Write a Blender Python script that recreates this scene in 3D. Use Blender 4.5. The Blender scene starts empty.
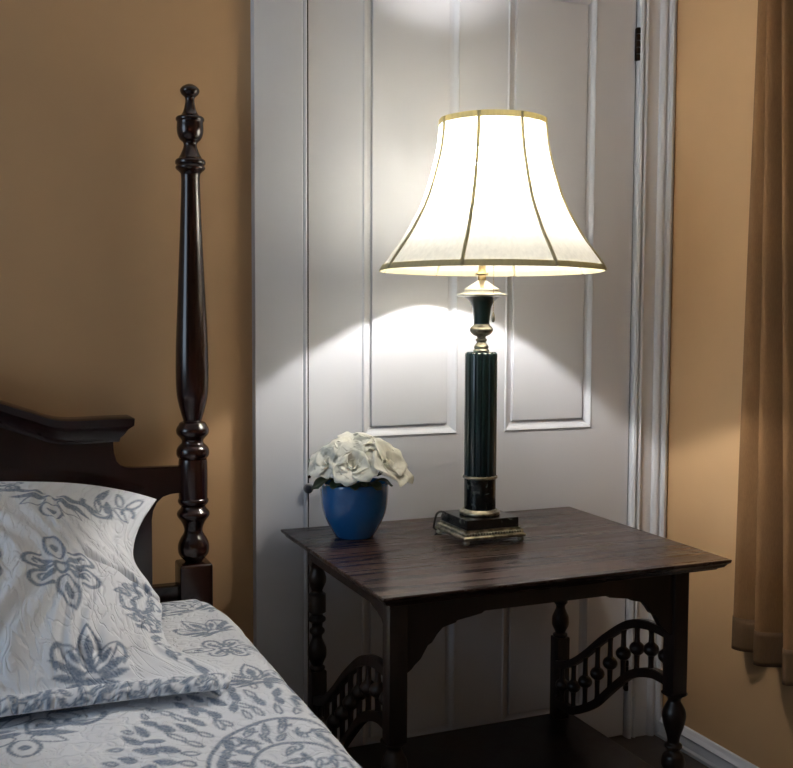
import bpy, bmesh, math, random
import numpy as np
from mathutils import Vector, Matrix
PI = math.pi
sc = bpy.context.scene
COL = sc.collection
rnd = random.Random(7)

# ------------------------------------------------------------------ helpers
def lin(c):
    return tuple(((v/255)/12.92 if v/255 <= .04045 else ((v/255+.055)/1.055)**2.4) for v in c) + (1,)

def tag(o, label=None, cat=None, group=None, kind=None):
    if label: o['label'] = label
    if cat: o['category'] = cat
    if group: o['group'] = group
    if kind: o['kind'] = kind
    return o

def empty(name, loc, label, cat, group=None):
    o = bpy.data.objects.new(name, None)
    COL.objects.link(o)
    o.location = loc
    o.empty_display_size = .05
    return tag(o, label, cat, group)

def obj(name, bm, mat, parent=None, smooth=False, angle=None):
    """link a bmesh (given in world coordinates) as one object; a child keeps its place"""
    bmesh.ops.recalc_face_normals(bm, faces=bm.faces)
    me = bpy.data.meshes.new(name)
    bm.to_mesh(me); bm.free()
    o = bpy.data.objects.new(name, me)
    COL.objects.link(o)
    if mat: me.materials.append(mat)
    if smooth:
        for p in me.polygons: p.use_smooth = True
        if angle:
            try: me.set_sharp_from_angle(angle=math.radians(angle))
            except Exception: pass
    if parent is not None:
        root = parent; off = Vector((0, 0, 0))
        while root is not None:
            off += Vector(root.location); root = root.parent
        me.transform(Matrix.Translation(-off))
        o.parent = parent
    return o

def box(bm, x0, x1, y0, y1, z0, z1, bev=0, seg=2):
    t = bmesh.new()
    vs = [t.verts.new((x, y, z)) for x in (x0, x1) for y in (y0, y1) for z in (z0, z1)]
    for f in ((0,1,3,2),(4,6,7,5),(0,4,5,1),(2,3,7,6),(0,2,6,4),(1,5,7,3)):
        t.faces.new([vs[i] for i in f])
    if bev:
        bmesh.ops.bevel(t, geom=t.edges[:], offset=bev, segments=seg, affect='EDGES', profile=.6)
    merge(bm, t)
    return bm

def merge(bm, t, M=None):
    if M is not None: bmesh.ops.transform(t, matrix=M, verts=t.verts)
    m = bpy.data.meshes.new('t'); t.to_mesh(m); t.free()
    bm.from_mesh(m); bpy.data.meshes.remove(m)

def lathe(bm, prof, cx, cy, seg=48, rfun=None, cap=True):
    """prof = [(r, z)] around a vertical axis"""
    rings = []
    for r, z in prof:
        rings.append([bm.verts.new((cx + (r if rfun is None else rfun(r, a)) * math.cos(a),
                                    cy + (r if rfun is None else rfun(r, a)) * math.sin(a), z))
                      for a in [2*PI*i/seg for i in range(seg)]])
    for a, b in zip(rings[:-1], rings[1:]):
        for i in range(seg):
            bm.faces.new((a[i], a[(i+1) % seg], b[(i+1) % seg], b[i]))
    if cap:
        bm.faces.new(rings[0][::-1]); bm.faces.new(rings[-1])
    return bm

def smooth_prof(pts, n=6):
    """Catmull-Rom through (r, z)"""
    P = [np.array(p, float) for p in pts]
    P = [2*P[0]-P[1]] + P + [2*P[-1]-P[-2]]
    out = []
    for i in range(1, len(P)-2):
        a, b, c, d = P[i-1:i+3]
        for k in range(n):
            t = k/n
            out.append(.5*((2*b)+(c-a)*t+(2*a-5*b+4*c-d)*t*t+(3*b-a-3*c+d)*t**3))
    out.append(P[-2])
    return [(float(max(p[0], .0004)), *map(float, p[1:])) for p in out]

def curve_pts(pts, n=6):
    P = [np.array(p, float) for p in pts]
    P = [2*P[0]-P[1]] + P + [2*P[-1]-P[-2]]
    out = []
    for i in range(1, len(P)-2):
        a, b, c, d = P[i-1:i+3]
        for k in range(n):
            t = k/n
            out.append(.5*((2*b)+(c-a)*t+(2*a-5*b+4*c-d)*t*t+(3*b-a-3*c+d)*t**3))
    out.append(P[-2])
    return [tuple(map(float, p)) for p in out]

def prism(bm, poly, axis, a0, a1, bev=0):
    """extrude a 2-D outline. axis 'y': poly=(x,z); axis 'x': poly=(y,z); axis 'z': poly=(x,y)"""
    t = bmesh.new()
    def P(u, v, a):
        return {'y': (u, a, v), 'x': (a, u, v), 'z': (u, v, a)}[axis]
    A = [t.verts.new(P(u, v, a0)) for u, v in poly]
    B = [t.verts.new(P(u, v, a1)) for u, v in poly]
    n = len(poly)
    fs = [t.faces.new(A), t.faces.new(B[::-1])]
    for i in range(n):
        t.faces.new((A[i], B[i], B[(i+1) % n], A[(i+1) % n]))
    bmesh.ops.recalc_face_normals(t, faces=t.faces)
    if bev:
        es = [e for f in fs for e in f.edges]
        bmesh.ops.bevel(t, geom=es, offset=bev, segments=2, affect='EDGES')
    bmesh.ops.triangulate(t, faces=[f for f in t.faces if len(f.verts) > 4])
    merge(bm, t)
    return bm

def tube(bm, pts, r, seg=10, closed=False):
    pts = [Vector(p) for p in pts]
    n = len(pts); rings = []
    up = Vector((.13, .21, .97)).normalized()
    for i, p in enumerate(pts):
        d = (pts[(i+1) % n] - pts[i-1]) if closed else (pts[min(i+1, n-1)] - pts[max(i-1, 0)])
        d.normalize()
        s = d.cross(up)
        if s.length < .05: s = d.cross(Vector((1, 0, 0)))
        s.normalize(); q = s.cross(d)
        rr = r[i] if isinstance(r, (list, tuple)) else r
        rings.append([bm.verts.new(p + rr*(math.cos(a)*s + math.sin(a)*q)) for a in [2*PI*k/seg for k in range(seg)]])
    pairs = list(zip(rings[:-1], rings[1:])) + ([(rings[-1], rings[0])] if closed else [])
    for a, b in pairs:
        for k in range(seg):
            bm.faces.new((a[k], a[(k+1) % seg], b[(k+1) % seg], b[k]))
    if not closed:
        bm.faces.new(rings[0][::-1]); bm.faces.new(rings[-1])
    return bm

def ball(bm, c, r, sub=2, sz=1):
    t = bmesh.new()
    bmesh.ops.create_icosphere(t, subdivisions=sub, radius=r)
    merge(bm, t, Matrix.Translation(c) @ Matrix.Diagonal((1, 1, sz, 1)))
    return bm

# ------------------------------------------------------------------ materials
def mat(name):
    m = bpy.data.materials.new(name); m.use_nodes = True
    nt = m.node_tree
    b = nt.nodes['Principled BSDF']
    return m, nt, b

def node(nt, t, **kw):
    n = nt.nodes.new(t)
    for k, v in kw.items():
        if k in n.inputs: n.inputs[k].default_value = v
        else: setattr(n, k, v)
    return n

def bump(nt, b, src, strength, dist):
    n = node(nt, 'ShaderNodeBump'); n.inputs['Strength'].default_value = strength; n.inputs['Distance'].default_value = dist
    nt.links.new(src, n.inputs['Height']); nt.links.new(n.outputs['Normal'], b.inputs['Normal'])

def coords(nt, scale=(1, 1, 1), kind='Object'):
    tc = node(nt, 'ShaderNodeTexCoord'); mp = node(nt, 'ShaderNodeMapping')
    mp.inputs['Scale'].default_value = scale
    nt.links.new(tc.outputs[kind], mp.inputs['Vector'])
    return mp.outputs['Vector']

def ramp(nt, src, stops):
    r = node(nt, 'ShaderNodeValToRGB')
    e = r.color_ramp.elements
    while len(e) < len(stops): e.new(.5)
    for el, (p, c) in zip(e, stops): el.position = p; el.color = c
    nt.links.new(src, r.inputs['Fac'])
    return r.outputs['Color']

def paint(name, c, rough=.6, var=.05, bscale=90, bstr=.08, spec=.4):
    m, nt, b = mat(name)
    v = coords(nt)
    n = node(nt, 'ShaderNodeTexNoise', Scale=2.2, Detail=4.0)
    nt.links.new(v, n.inputs['Vector'])
    c0 = lin(tuple(max(0, x*(1-var)) for x in c)); c1 = lin(tuple(min(255, x*(1+var)) for x in c))
    nt.links.new(ramp(nt, n.outputs['Fac'], [(.3, c0), (.7, c1)]), b.inputs['Base Color'])
    b.inputs['Roughness'].default_value = rough; b.inputs['Specular IOR Level'].default_value = spec
    n2 = node(nt, 'ShaderNodeTexNoise', Scale=float(bscale), Detail=3.0)
    nt.links.new(v, n2.inputs['Vector'])
    bump(nt, b, n2.outputs['Fac'], bstr, .002)
    return m

def wood(name, dark, light, scale, rough=.3, rvar=.1, coat=0., bstr=.05, seam=None):
    m, nt, b = mat(name)
    v = coords(nt, scale)
    n = node(nt, 'ShaderNodeTexNoise', Scale=1.0, Detail=8.0, Roughness=.65, Distortion=.6)
    nt.links.new(v, n.inputs['Vector'])
    col = ramp(nt, n.outputs['Fac'], [(.3, lin(dark)), (.72, lin(light))])
    nt.links.new(col, b.inputs['Base Color'])
    mr = node(nt, 'ShaderNodeMapRange'); mr.inputs['To Min'].default_value = rough - rvar; mr.inputs['To Max'].default_value = rough + rvar
    mr.inputs['From Min'].default_value = .3; mr.inputs['From Max'].default_value = .7
    nt.links.new(n.outputs['Fac'], mr.inputs['Value']); nt.links.new(mr.outputs['Result'], b.inputs['Roughness'])
    b.inputs['Coat Weight'].default_value = coat; b.inputs['Coat Roughness'].default_value = .12
    bump(nt, b, n.outputs['Fac'], bstr, .002)
    return m

def metal(name, c, rough=.35, var=.25, scale=40):
    m, nt, b = mat(name)
    n = node(nt, 'ShaderNodeTexNoise', Scale=float(scale), Detail=5.0)
    nt.links.new(coords(nt), n.inputs['Vector'])
    nt.links.new(ramp(nt, n.outputs['Fac'], [(.35, lin(tuple(x*(1-var) for x in c))), (.65, lin(c))]), b.inputs['Base Color'])
    b.inputs['Metallic'].default_value = 1; b.inputs['Roughness'].default_value = rough
    return m

def plain(name, c, rough=.5, spec=.5, coat=0., var=.12, scale=25):
    m, nt, b = mat(name)
    n = node(nt, 'ShaderNodeTexNoise', Scale=float(scale), Detail=4.0)
    nt.links.new(coords(nt), n.inputs['Vector'])
    nt.links.new(ramp(nt, n.outputs['Fac'], [(.35, lin(tuple(x*(1-var) for x in c))), (.65, lin(c))]), b.inputs['Base Color'])
    b.inputs['Roughness'].default_value = rough; b.inputs['Specular IOR Level'].default_value = spec
    b.inputs['Coat Weight'].default_value = coat; b.inputs['Coat Roughness'].default_value = .05
    return m

M_WALL = paint('tan_wall_paint', (193, 157, 116), .62, .03, 60, .06, .25)
M_WHITE = paint('white_gloss_paint', (210, 212, 218), .38, .012, 30, .0, .4)
M_CEIL = paint('ceiling_paint', (225, 222, 216), .8, .02)
M_FLOOR = wood('dark_floor_boards', (44, 38, 34), (84, 76, 70), (1.5, 14, 1), .4, .08)
M_BED = wood('mahogany', (14, 6, 5), (44, 17, 13), (30, 30, 3), .22, .05, .12, .02)
M_TABLE = wood('dark_oak', (18, 11, 10), (44, 29, 25), (25, 25, 4), .36, .08, .0, .05)
M_TOP = wood('dark_oak_top', (30, 18, 15), (66, 45, 39), (2.2, 42, 2), .28, .08, .0, .10)
M_BRASS = metal('aged_brass', (178, 172, 154), .34, .4, 60)
M_SILVER = metal('pale_brass', (208, 206, 196), .3, .12, 30)
M_IRON = metal('dark_bronze', (58, 44, 34), .4, .3)
M_GOLD = metal('gold_brass', (172, 150, 108), .32, .2)
M_GREEN = plain('dark_green_enamel', (14, 36, 35), .28, .5, .35)
M_CORD = plain('black_cord', (16, 16, 17), .5)
M_POT = plain('blue_glaze', (24, 96, 160), .2, .5, .5, .12, 12)
M_SOIL = plain('dark_moss', (22, 26, 18), .9)
M_LEAF = plain('green_leaf', (44, 62, 38), .6)
M_PLASTIC = plain('white_plastic', (225, 225, 222), .4, .4, 0., .03)
M_GAP_SHADE = plain('painted_gap_shade', (40, 34, 30), .8, .1)  # dark colour that paints the shade in the gaps beside the door leaf
M_KNOB = metal('pewter', (150, 150, 152), .4, .2)

def marble():
    m, nt, b = mat('black_marble')
    n = node(nt, 'ShaderNodeTexNoise', Scale=38.0, Detail=8.0, Distortion=1.6)
    nt.links.new(coords(nt), n.inputs['Vector'])
    nt.links.new(ramp(nt, n.outputs['Fac'], [(.45, lin((10, 12, 12))), (.6, lin((30, 34, 32))), (.7, lin((92, 96, 90)))]), b.inputs['Base Color'])
    b.inputs['Roughness'].default_value = .16
    return m
M_MARBLE = marble()

def shade_fabric(name, c, t):
    m, nt, b = mat(name)
    nt.nodes.remove(b)
    d = node(nt, 'ShaderNodeBsdfDiffuse'); tr = node(nt, 'ShaderNodeBsdfTranslucent'); mx = node(nt, 'ShaderNodeMixShader')
    w = node(nt, 'ShaderNodeTexNoise', Scale=140.0, Detail=2.0)
    nt.links.new(coords(nt, (1, 1, .1)), w.inputs['Vector'])
    cc = ramp(nt, w.outputs['Fac'], [(.3, lin(tuple(x*.95 for x in c))), (.7, lin(c))])
    nt.links.new(cc, d.inputs['Color']); nt.links.new(cc, tr.inputs['Color'])
    mx.inputs['Fac'].default_value = t
    nt.links.new(d.outputs[0], mx.inputs[1]); nt.links.new(tr.outputs[0], mx.inputs[2])
    nt.links.new(mx.outputs[0], nt.nodes['Material Output'].inputs['Surface'])
    return m
M_SHADE = shade_fabric('cream_silk', (219, 216, 204), .26)
M_TRIM = shade_fabric('shade_trim', (214, 206, 172), .4)
M_PETAL = shade_fabric('white_petal', (250, 249, 240), .3)
M_CURTAIN = None

def cloth(name, c, sheen=.2, fine=(900, 900, 900)):
    m, nt, b = mat(name)
    n = node(nt, 'ShaderNodeTexNoise', Scale=1.0, Detail=3.0)
    nt.links.new(coords(nt, fine), n.inputs['Vector'])
    nt.links.new(ramp(nt, n.outputs['Fac'], [(.3, lin(tuple(x*.9 for x in c))), (.7, lin(c))]), b.inputs['Base Color'])
    b.inputs['Roughness'].default_value = .85; b.inputs['Sheen Weight'].default_value = sheen
    b.inputs['Specular IOR Level'].default_value = .2
    bump(nt, b, n.outputs['Fac'], .2, .001)
    return m
M_CURTAIN = cloth('tan_curtain_cloth', (124, 91, 59), .0, (700, 700, 90))
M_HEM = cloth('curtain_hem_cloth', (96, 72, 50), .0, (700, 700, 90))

def bulb_mat(power, c):
    m, nt, b = mat('lit_bulb')
    nt.nodes.remove(b)
    e = node(nt, 'ShaderNodeEmission', Strength=power); e.inputs['Color'].default_value = c
    nt.links.new(e.outputs[0], nt.nodes['Material Output'].inputs['Surface'])
    return m
M_BULB = bulb_mat(BULB := 930.0, (1, .965, .935, 1))

def printed_quilt(name, quilt=(1, 1), vert=False):
    """off-white quilted cotton; the slate print comes from a mesh attribute, the puckers from noise over the UV"""
    m, nt, b = mat(name)
    at = node(nt, 'ShaderNodeAttribute', attribute_name='print')
    v = coords(nt, (1, 1, 1), 'UV')
    fl = node(nt, 'ShaderNodeTexNoise', Scale=260.0, Detail=2.0); nt.links.new(v, fl.inputs['Vector'])
    fade = node(nt, 'ShaderNodeMapRange'); fade.inputs['From Min'].default_value = .25; fade.inputs['From Max'].default_value = .75
    fade.inputs['To Min'].default_value = .62; fade.inputs['To Max'].default_value = 1.0
    nt.links.new(fl.outputs['Fac'], fade.inputs['Value'])
    mul = node(nt, 'ShaderNodeMath', operation='MULTIPLY')
    nt.links.new(at.outputs['Fac'], mul.inputs[0]); nt.links.new(fade.outputs['Result'], mul.inputs[1])
    mx = node(nt, 'ShaderNodeMix', data_type='RGBA')
    mx.inputs[6].default_value = lin((226, 230, 236)); mx.inputs[7].default_value = lin((92, 112, 138))
    nt.links.new(mul.outputs[0], mx.inputs[0]); nt.links.new(mx.outputs[2], b.inputs['Base Color'])
    b.inputs['Roughness'].default_value = .88; b.inputs['Specular IOR Level'].default_value = .2
    b.inputs['Sheen Weight'].default_value = .12
    v2 = coords(nt, quilt + (1,), 'UV')
    q = node(nt, 'ShaderNodeTexNoise', Scale=38.0, Detail=1.5, Distortion=.9); nt.links.new(v2, q.inputs['Vector'])
    mus = node(nt, 'ShaderNodeMath', operation='ABSOLUTE'); sub = node(nt, 'ShaderNodeMath', operation='SUBTRACT'); sub.inputs[1].default_value = .5
    nt.links.new(q.outputs['Fac'], sub.inputs[0]); nt.links.new(sub.outputs[0], mus.inputs[0])
    mm = node(nt, 'ShaderNodeMath', operation='MINIMUM'); mm.inputs[1].default_value = .09; nt.links.new(mus.outputs[0], mm.inputs[0])
    bump(nt, b, mm.outputs[0], .55, .05)
    return m
M_QUILT = printed_quilt('printed_quilt', (1, 1))
M_SHAM = printed_quilt('printed_sham', (1.25, .5))

# ------------------------------------------------------------------ room
YW, XR = 2.168, 1.668           # back wall plane, right wall plane
def structure(name, bm, m):
    o = obj(name, bm, m); o['kind'] = 'structure'; return o

XL, YF, ZC = -2.4, -2.3, 2.6
bm = bmesh.new(); box(bm, XL-.1, XR+.1, YF-.1, YW+.4, -.1, 0); structure('floor', bm, M_FLOOR)
bm = bmesh.new(); box(bm, XL-.1, XR+.1, YF-.1, YW+.4, ZC, ZC+.1); structure('ceiling', bm, M_CEIL)
DX0, DX1, DZ = .6965, 1.5605, 2.0   # door leaf
bm = bmesh.new()
box(bm, XL-.1, DX0-.012, YW, YW+.12, 0, ZC)
box(bm, DX1+.012, XR+.1, YW, YW+.12, 0, ZC)
box(bm, DX0-.012, DX1+.012, YW, YW+.12, DZ+.012, ZC)
box(bm, DX0-.012, DX1+.012, YW+.07, YW+.12, 0, DZ+.012)
structure('wall_back', bm, M_WALL)
bm = bmesh.new(); box(bm, XR, XR+.1, YF-.1, YW, 0, ZC); structure('wall_right', bm, M_WALL)
# left wall (out of the picture) with a window opening that lets cool daylight in
WY0, WY1, WZ0, WZ1 = .1, 1.5, .9, 2.3
bm = bmesh.new()
box(bm, XL-.1, XL, YF-.1, WY0, 0, ZC); box(bm, XL-.1, XL, WY1, YW, 0, ZC)
box(bm, XL-.1, XL, WY0, WY1, 0, WZ0); box(bm, XL-.1, XL, WY0, WY1, WZ1, ZC)
structure('wall_left', bm, M_WALL)
bm = bmesh.new(); box(bm, XL, XR, YF-.1, YF, 0, ZC); structure('wall_front', bm, M_WALL)

# baseboard on the right wall: board, moulded cap, shoe
bm = bmesh.new()
prism(bm, [(XR, 0), (XR-.021, 0), (XR-.021, .008), (XR-.015, .013), (XR-.013, .034), (XR-.017, .040), (XR-.010, .049), (XR-.006, .057), (XR, .058)], 'y', YF, YW-.03)
structure('baseboard_right', bm, M_WHITE)
bm = bmesh.new()
prism(bm, [(YW, 0), (YW-.015, 0), (YW-.015, .10), (YW-.006, .12), (YW, .122)], 'x', XL, .566)
structure('baseboard_back', bm, M_WHITE)

# door casings: an outline in plan, extruded upwards
YC = 2.14
def casing(name, pts, z1=DZ+.13):
    bm = bmesh.new(); prism(bm, pts, 'z', 0, z1); return structure(name, bm, M_WHITE)
casing('trim_1', [(.570, YW), (.570, YC), (.6765, YC), (.6795, YC+.0022), (.6815, YC-.0005), (.685, YC-.002), (.6885, YC-.0005), (.690, YC+.005), (.690, YW)])
casing('trim_2', [(1.565, YW), (1.565, YC+.006), (1.567, YC), (1.572, YC-.003), (1.576, YC), (1.577, YC+.006), (1.5805, YC+.006), (1.582, YC-.001), (1.587, YC-.003), (1.590, YC+.003),
                   (1.624, YC+.001), (1.628, YC-.006), (1.634, YC-.010), (1.640, YC-.010), (1.642, YC-.005), (1.645, YC-.005), (1.647, YC-.014), (1.653, YC-.018), (1.660, YC-.016), (1.6672, YC-.010), (1.6672, YW)])
bm = bmesh.new()
box(bm, .692, 1.565, YC, YW, DZ+.005, DZ+.13, .002)
structure('trim_3', bm, M_WHITE)
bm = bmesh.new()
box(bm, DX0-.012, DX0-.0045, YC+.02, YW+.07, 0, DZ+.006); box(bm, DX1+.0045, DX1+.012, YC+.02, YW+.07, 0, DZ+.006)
structure('trim_4', bm, M_GAP_SHADE)  # jamb lining coloured dark to paint the gap's shade

# door leaf with four panels
YD = 2.155
LP, RP = (.824, 1.067), (1.195, 1.446)
UPZ, LOZ = (.822, 1.893), (.085, .605)
bm = bmesh.new()
for x0, x1, z0, z1 in ((DX0, LP[0], .006, DZ), (LP[1], RP[0], .006, DZ), (RP[1], DX1, .006, DZ),
                       (LP[0], LP[1], .006, LOZ[0]), (RP[0], RP[1], .006, LOZ[0]), (LP[0], LP[1], LOZ[1], UPZ[0]), (RP[0], RP[1], LOZ[1], UPZ[0]),
                       (LP[0], LP[1], UPZ[1], DZ), (RP[0], RP[1], UPZ[1], DZ)):
    box(bm, x0, x1, YD, YD+.035, z0, z1)
door = structure('door_1', bm, M_WHITE)
def panel(x0, x1, z0, z1):
    bm = bmesh.new()
    loops = []
    for ins, dy in ((0, 0), (.003, -.003), (.007, -.001), (.013, .005), (.022, .010), (.025, .0105), (.0255, .0035), (.0265, .003)):
        loops.append([bm.verts.new(p) for p in ((x0+ins, YD+dy, z0+ins), (x1-ins, YD+dy, z0+ins), (x1-ins, YD+dy, z1-ins), (x0+ins, YD+dy, z1-ins))])
    for a, b in zip(loops[:-1], loops[1:]):
        for i in range(4): bm.faces.new((a[i], a[(i+1) % 4], b[(i+1) % 4], b[i]))
    bm.faces.new(loops[-1])
    return obj('door_panel', bm, M_WHITE, door)
for px in (LP, RP):
    for pz in (UPZ, LOZ): panel(px[0], px[1], pz[0], pz[1])
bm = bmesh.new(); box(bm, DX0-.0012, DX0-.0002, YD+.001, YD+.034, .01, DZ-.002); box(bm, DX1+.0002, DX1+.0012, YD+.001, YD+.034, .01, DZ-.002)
tag(obj('gap_shade_strip', bm, M_GAP_SHADE, door), 'dark strips painting the gap shade along the edges of the white door')  # thin strips added on the leaf sides as painted gap shade
# hinge with knuckle on the right
for zc in (1.788, .168):
    bm = bmesh.new()
    box(bm, 1.5585, 1.5665, YD-.004, YD+.01, zc-.04, zc+.04, .001)
    hg = obj('hinge', bm, M_IRON, door)
    bm = bmesh.new()
    for k in range(5):
        lathe(bm, [(.005, zc-.041+k*.0165), (.0055, zc-.0405+k*.0165), (.0055, zc-.0265+k*.0165), (.005, zc-.026+k*.0165)], 1.5625, YD-.008, 14)
    obj('hinge_knuckle', bm, M_IRON, hg, True, 40)
# small knob at the left edge, with a keyhole cover above
def disc_y(bm, cx, cz, prof, seg=24):      # prof = [(r, y)]
    t = bmesh.new(); lathe(t, prof, 0, 0, seg)
    merge(bm, t, Matrix.Translation((cx, 0, cz)) @ Matrix.Rotation(-PI/2, 4, 'X'))
bm = bmesh.new()
disc_y(bm, .688, .7165, smooth_prof([(.0112, 2.1345), (.0115, 2.1325), (.0108, 2.130), (.006, 2.1285), (.0005, 2.128)], 3))
kn = obj('latch_disc', bm, M_KNOB, door, True, 50)
bm = bmesh.new(); tube(bm, [(.6985, 2.1555, .7165), (.6985, 2.1420, .7165), (.6985, 2.1340, .7165)], .0028, 10)
obj('latch_pin', bm, M_IRON, kn, True)
bm = bmesh.new(); disc_y(bm, .6925, .742, [(.0042, 2.147), (.0042, 2.139), (.003, 2.1375)], 14)
obj('screw_eye', bm, M_IRON, door, True, 40)

# ------------------------------------------------------------------ bed
BX, BY = .422, 2.09
bed = empty('four_poster_bed', (BX-.76, 1.1, 0), 'dark mahogany four-poster bed with turned posts and a scrolled headboard against the tan wall', 'bed')
zpost = lambda y: 1.571 - (y-84)*(1.571-.496)/(603-84) if False else float(np.interp(y, ZY, ZZ))
ZY = [84, 116, 144, 177, 236, 294, 360, 406, 453, 503, 560, 603]
ZZ = [1.571, 1.507, 1.450, 1.383, 1.263, 1.144, 1.008, .912, .814, .708, .588, .496]
PROF = [(84, .6), (85, 7), (87.5, 15), (91, 19), (95, 16), (98, 10), (102, 9), (108, 11), (113, 14), (116.5, 19), (117.5, 25), (119, 27.5), (121, 27.5), (122, 26), (124, 25.5), (130, 26), (136, 24), (140, 20),
        (143, 14), (146, 13), (150, 15), (156, 20), (159, 24), (160, 27.5), (162, 29.5), (164.5, 29), (165.5, 27), (168, 29), (170, 27), (172.5, 21.5), (176, 18.5), (190, 18.6), (236, 22), (294, 27), (340, 31), (360, 32), (376, 32.2), (392, 31), (402, 28), (412, 23), (419, 19), (421, 18.5), (422.5, 25),
        (425, 28), (428, 31.5), (431, 32.5), (434, 31), (437, 26), (440, 21.5), (443, 22), (446, 28), (449, 31.5), (453, 32.5), (456, 31), (458.5, 27), (460.5, 25.5), (462, 28.5), (496, 28.5), (497, 27), (498.5, 29.5), (500.5, 30.5), (503, 28.5), (505.5, 24), (508, 26), (510.5, 30.5), (513, 32.5), (516, 31), (520, 25), (525, 20), (530, 18), (534, 21), (538, 26), (543, 30), (548, 31), (553, 29.5), (557, 24), (559.5, 19), (560.5, 18)]
def post(x):
    bm = bmesh.new()
    pr = []
    for i, (y, d) in enumerate(PROF): pr.append((d/2/479, zpost(y)))
    pr = pr[::-1]
    lathe(bm, smooth_prof(pr, 3), x, BY, 40)
    t = bmesh.new(); box(t, x-.034, x+.034, BY-.034, BY+.034, .12, .585, .007, 3); merge(bm, t)
    lathe(bm, smooth_prof([(.02, 0), (.024, .02), (.03, .07), (.026, .10), (.03, .125)], 4), x, BY, 32)
    return obj('bed_post', bm, M_BED, bed, True, 35)
post(BX); post(BX-1.52)
XC = BX-.76
half = [(.2605, .835), (.2615, .822), (.266, .806), (.274, .796), (.286, .791), (.31, .7895), (.398, .7885), (.398, .733), (.375, .732), (.358, .727), (.346, .716), (.338, .70), (.335, .68), (.335, .42)]
topc = [(.2605, .858), (.16, .866), (.104, .883), (.05, .902), (-.05, .942), (-.14, .985), (-.24, 1.02), (XC, 1.035)]
tc = curve_pts(topc, 5)
right = tc[::-1] + half
left = [(2*XC-x, z) for x, z in right[::-1]]
bm = bmesh.new(); prism(bm, right + left[:-1], 'y', 2.078, 2.103, .003)
obj('headboard_panel', bm, M_BED, bed, True, 30)
def crest(side):
    cur = curve_pts([(.2605, .850), (.16, .850), (.104, .867), (.05, .887), (-.05, .928), (-.14, .972), (-.24, 1.006), (XC+.06, 1.02)], 6)
    prof = [(0, -.004), (.010, -.004), (.012, .004), (.018, .010), (.026, .022), (.036, .030), (.037, .044), (.030, .047), (0, .047)]
    bm = bmesh.new(); rows = []
    for k, (x, z) in enumerate(cur):
        e = 1 if k == 0 else 0
        xx = lambda d: x + e*d
        rows.append([bm.verts.new(((xx(d) if side > 0 else 2*XC-xx(d)), 2.078-d, z+h)) for d, h in prof] +
                    [bm.verts.new(((xx(d) if side > 0 else 2*XC-xx(d)), 2.103, z+h)) for d, h in prof[::-1]])
    n = len(rows[0])
    for a, b in zip(rows[:-1], rows[1:]):
        for j in range(n): bm.faces.new((a[j], a[(j+1) % n], b[(j+1) % n], b[j]))
    bm.faces.new(rows[-1])
    # returned end: quads between matching front and back profile points
    r = rows[0]; h = n//2
    for j in range(h-1): bm.faces.new((r[j], r[j+1], r[n-2-j], r[n-1-j]))
    return obj('crest_moulding', bm, M_BED, bed, True, 32)
crest(1); crest(-1)
bm = bmesh.new(); box(bm, BX-1.5, BX-.02, 2.076, 2.104, .40, .541, .003); obj('bottom_rail', bm, M_BED, bed)
for x in (BX, BX-1.52):
    bm = bmesh.new(); box(bm, x-.030, x-.010, .1, 2.06, .17, .30, .003); obj('side_rail', bm, M_BED, bed)
    bm = bmesh.new(); box(bm, x-.055, x-.005, .05, .10, 0, .32, .006); obj('foot_post', bm, M_BED, bed)

# ------------------------------------------------------------------ printed pattern (slate damask)
def leaf(px, py, cx, cy, ang, L, Wd, style=0, acc=None):
    """a tapering leaf or petal from (cx,cy) along ang; style 0 solid, 1 outlined with a solid heart, 2 outline only, 3 round petal outline"""
    ca, sa = math.cos(ang), math.sin(ang)
    dx, dy = px-cx, py-cy
    t = (dx*ca+dy*sa)/L; s = (-dx*sa+dy*ca)
    tt = np.clip(t, 0, 1)
    if style == 3: w = Wd*np.sqrt(np.clip(1-(2*tt-1)**2, 0, 1))
    else: w = Wd*np.sin(PI*tt**.75)**.8
    soft = .0022
    inside = (t > 0) & (t < 1)
    m = np.where(inside, np.clip((w-np.abs(s))/soft, 0, 1), 0)
    if style:
        k = .30 if style != 2 else .25
        lw = .0065 if Wd > .018 else .004
        w2 = np.clip(w-lw, 0, 1)
        t2 = (t-.08)/.84
        hole = np.where((t2 > 0) & (t2 < 1), np.clip((w2-np.abs(s))/soft, 0, 1), 0)
        m = m-hole
        if style in (1, 3):
            a, b = (.22, .72) if style == 1 else (.3, .7)
            t3 = np.clip((t-a)/(b-a), 0, 1)
            w3 = Wd*.42*np.sin(PI*t3)
            m = np.maximum(m, np.where((t > a) & (t < b), np.clip((w3-np.abs(s))/soft, 0, 1), 0))
    np.maximum(acc, m, out=acc)

def ringline(px, py, cx, cy, rx, ry, lw, acc, a0=None, a1=None):
    dx, dy = (px-cx)/rx, (py-cy)/ry
    r = np.hypot(dx, dy); m = np.clip((lw-np.abs(r-1)*min(rx, ry))/.002+.5, 0, 1)
    if a0 is not None:
        a = (np.arctan2(dy, dx)-a0) % (2*PI)
        m = np.where(a < (a1-a0), m, 0)
    np.maximum(acc, m, out=acc)

def place(px, py, cx, cy, ang, s):
    ca, sa = math.cos(-ang), math.sin(-ang)
    dx, dy = px-cx, py-cy
    return (dx*ca-dy*sa)/s, (dx*sa+dy*ca)/s

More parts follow.
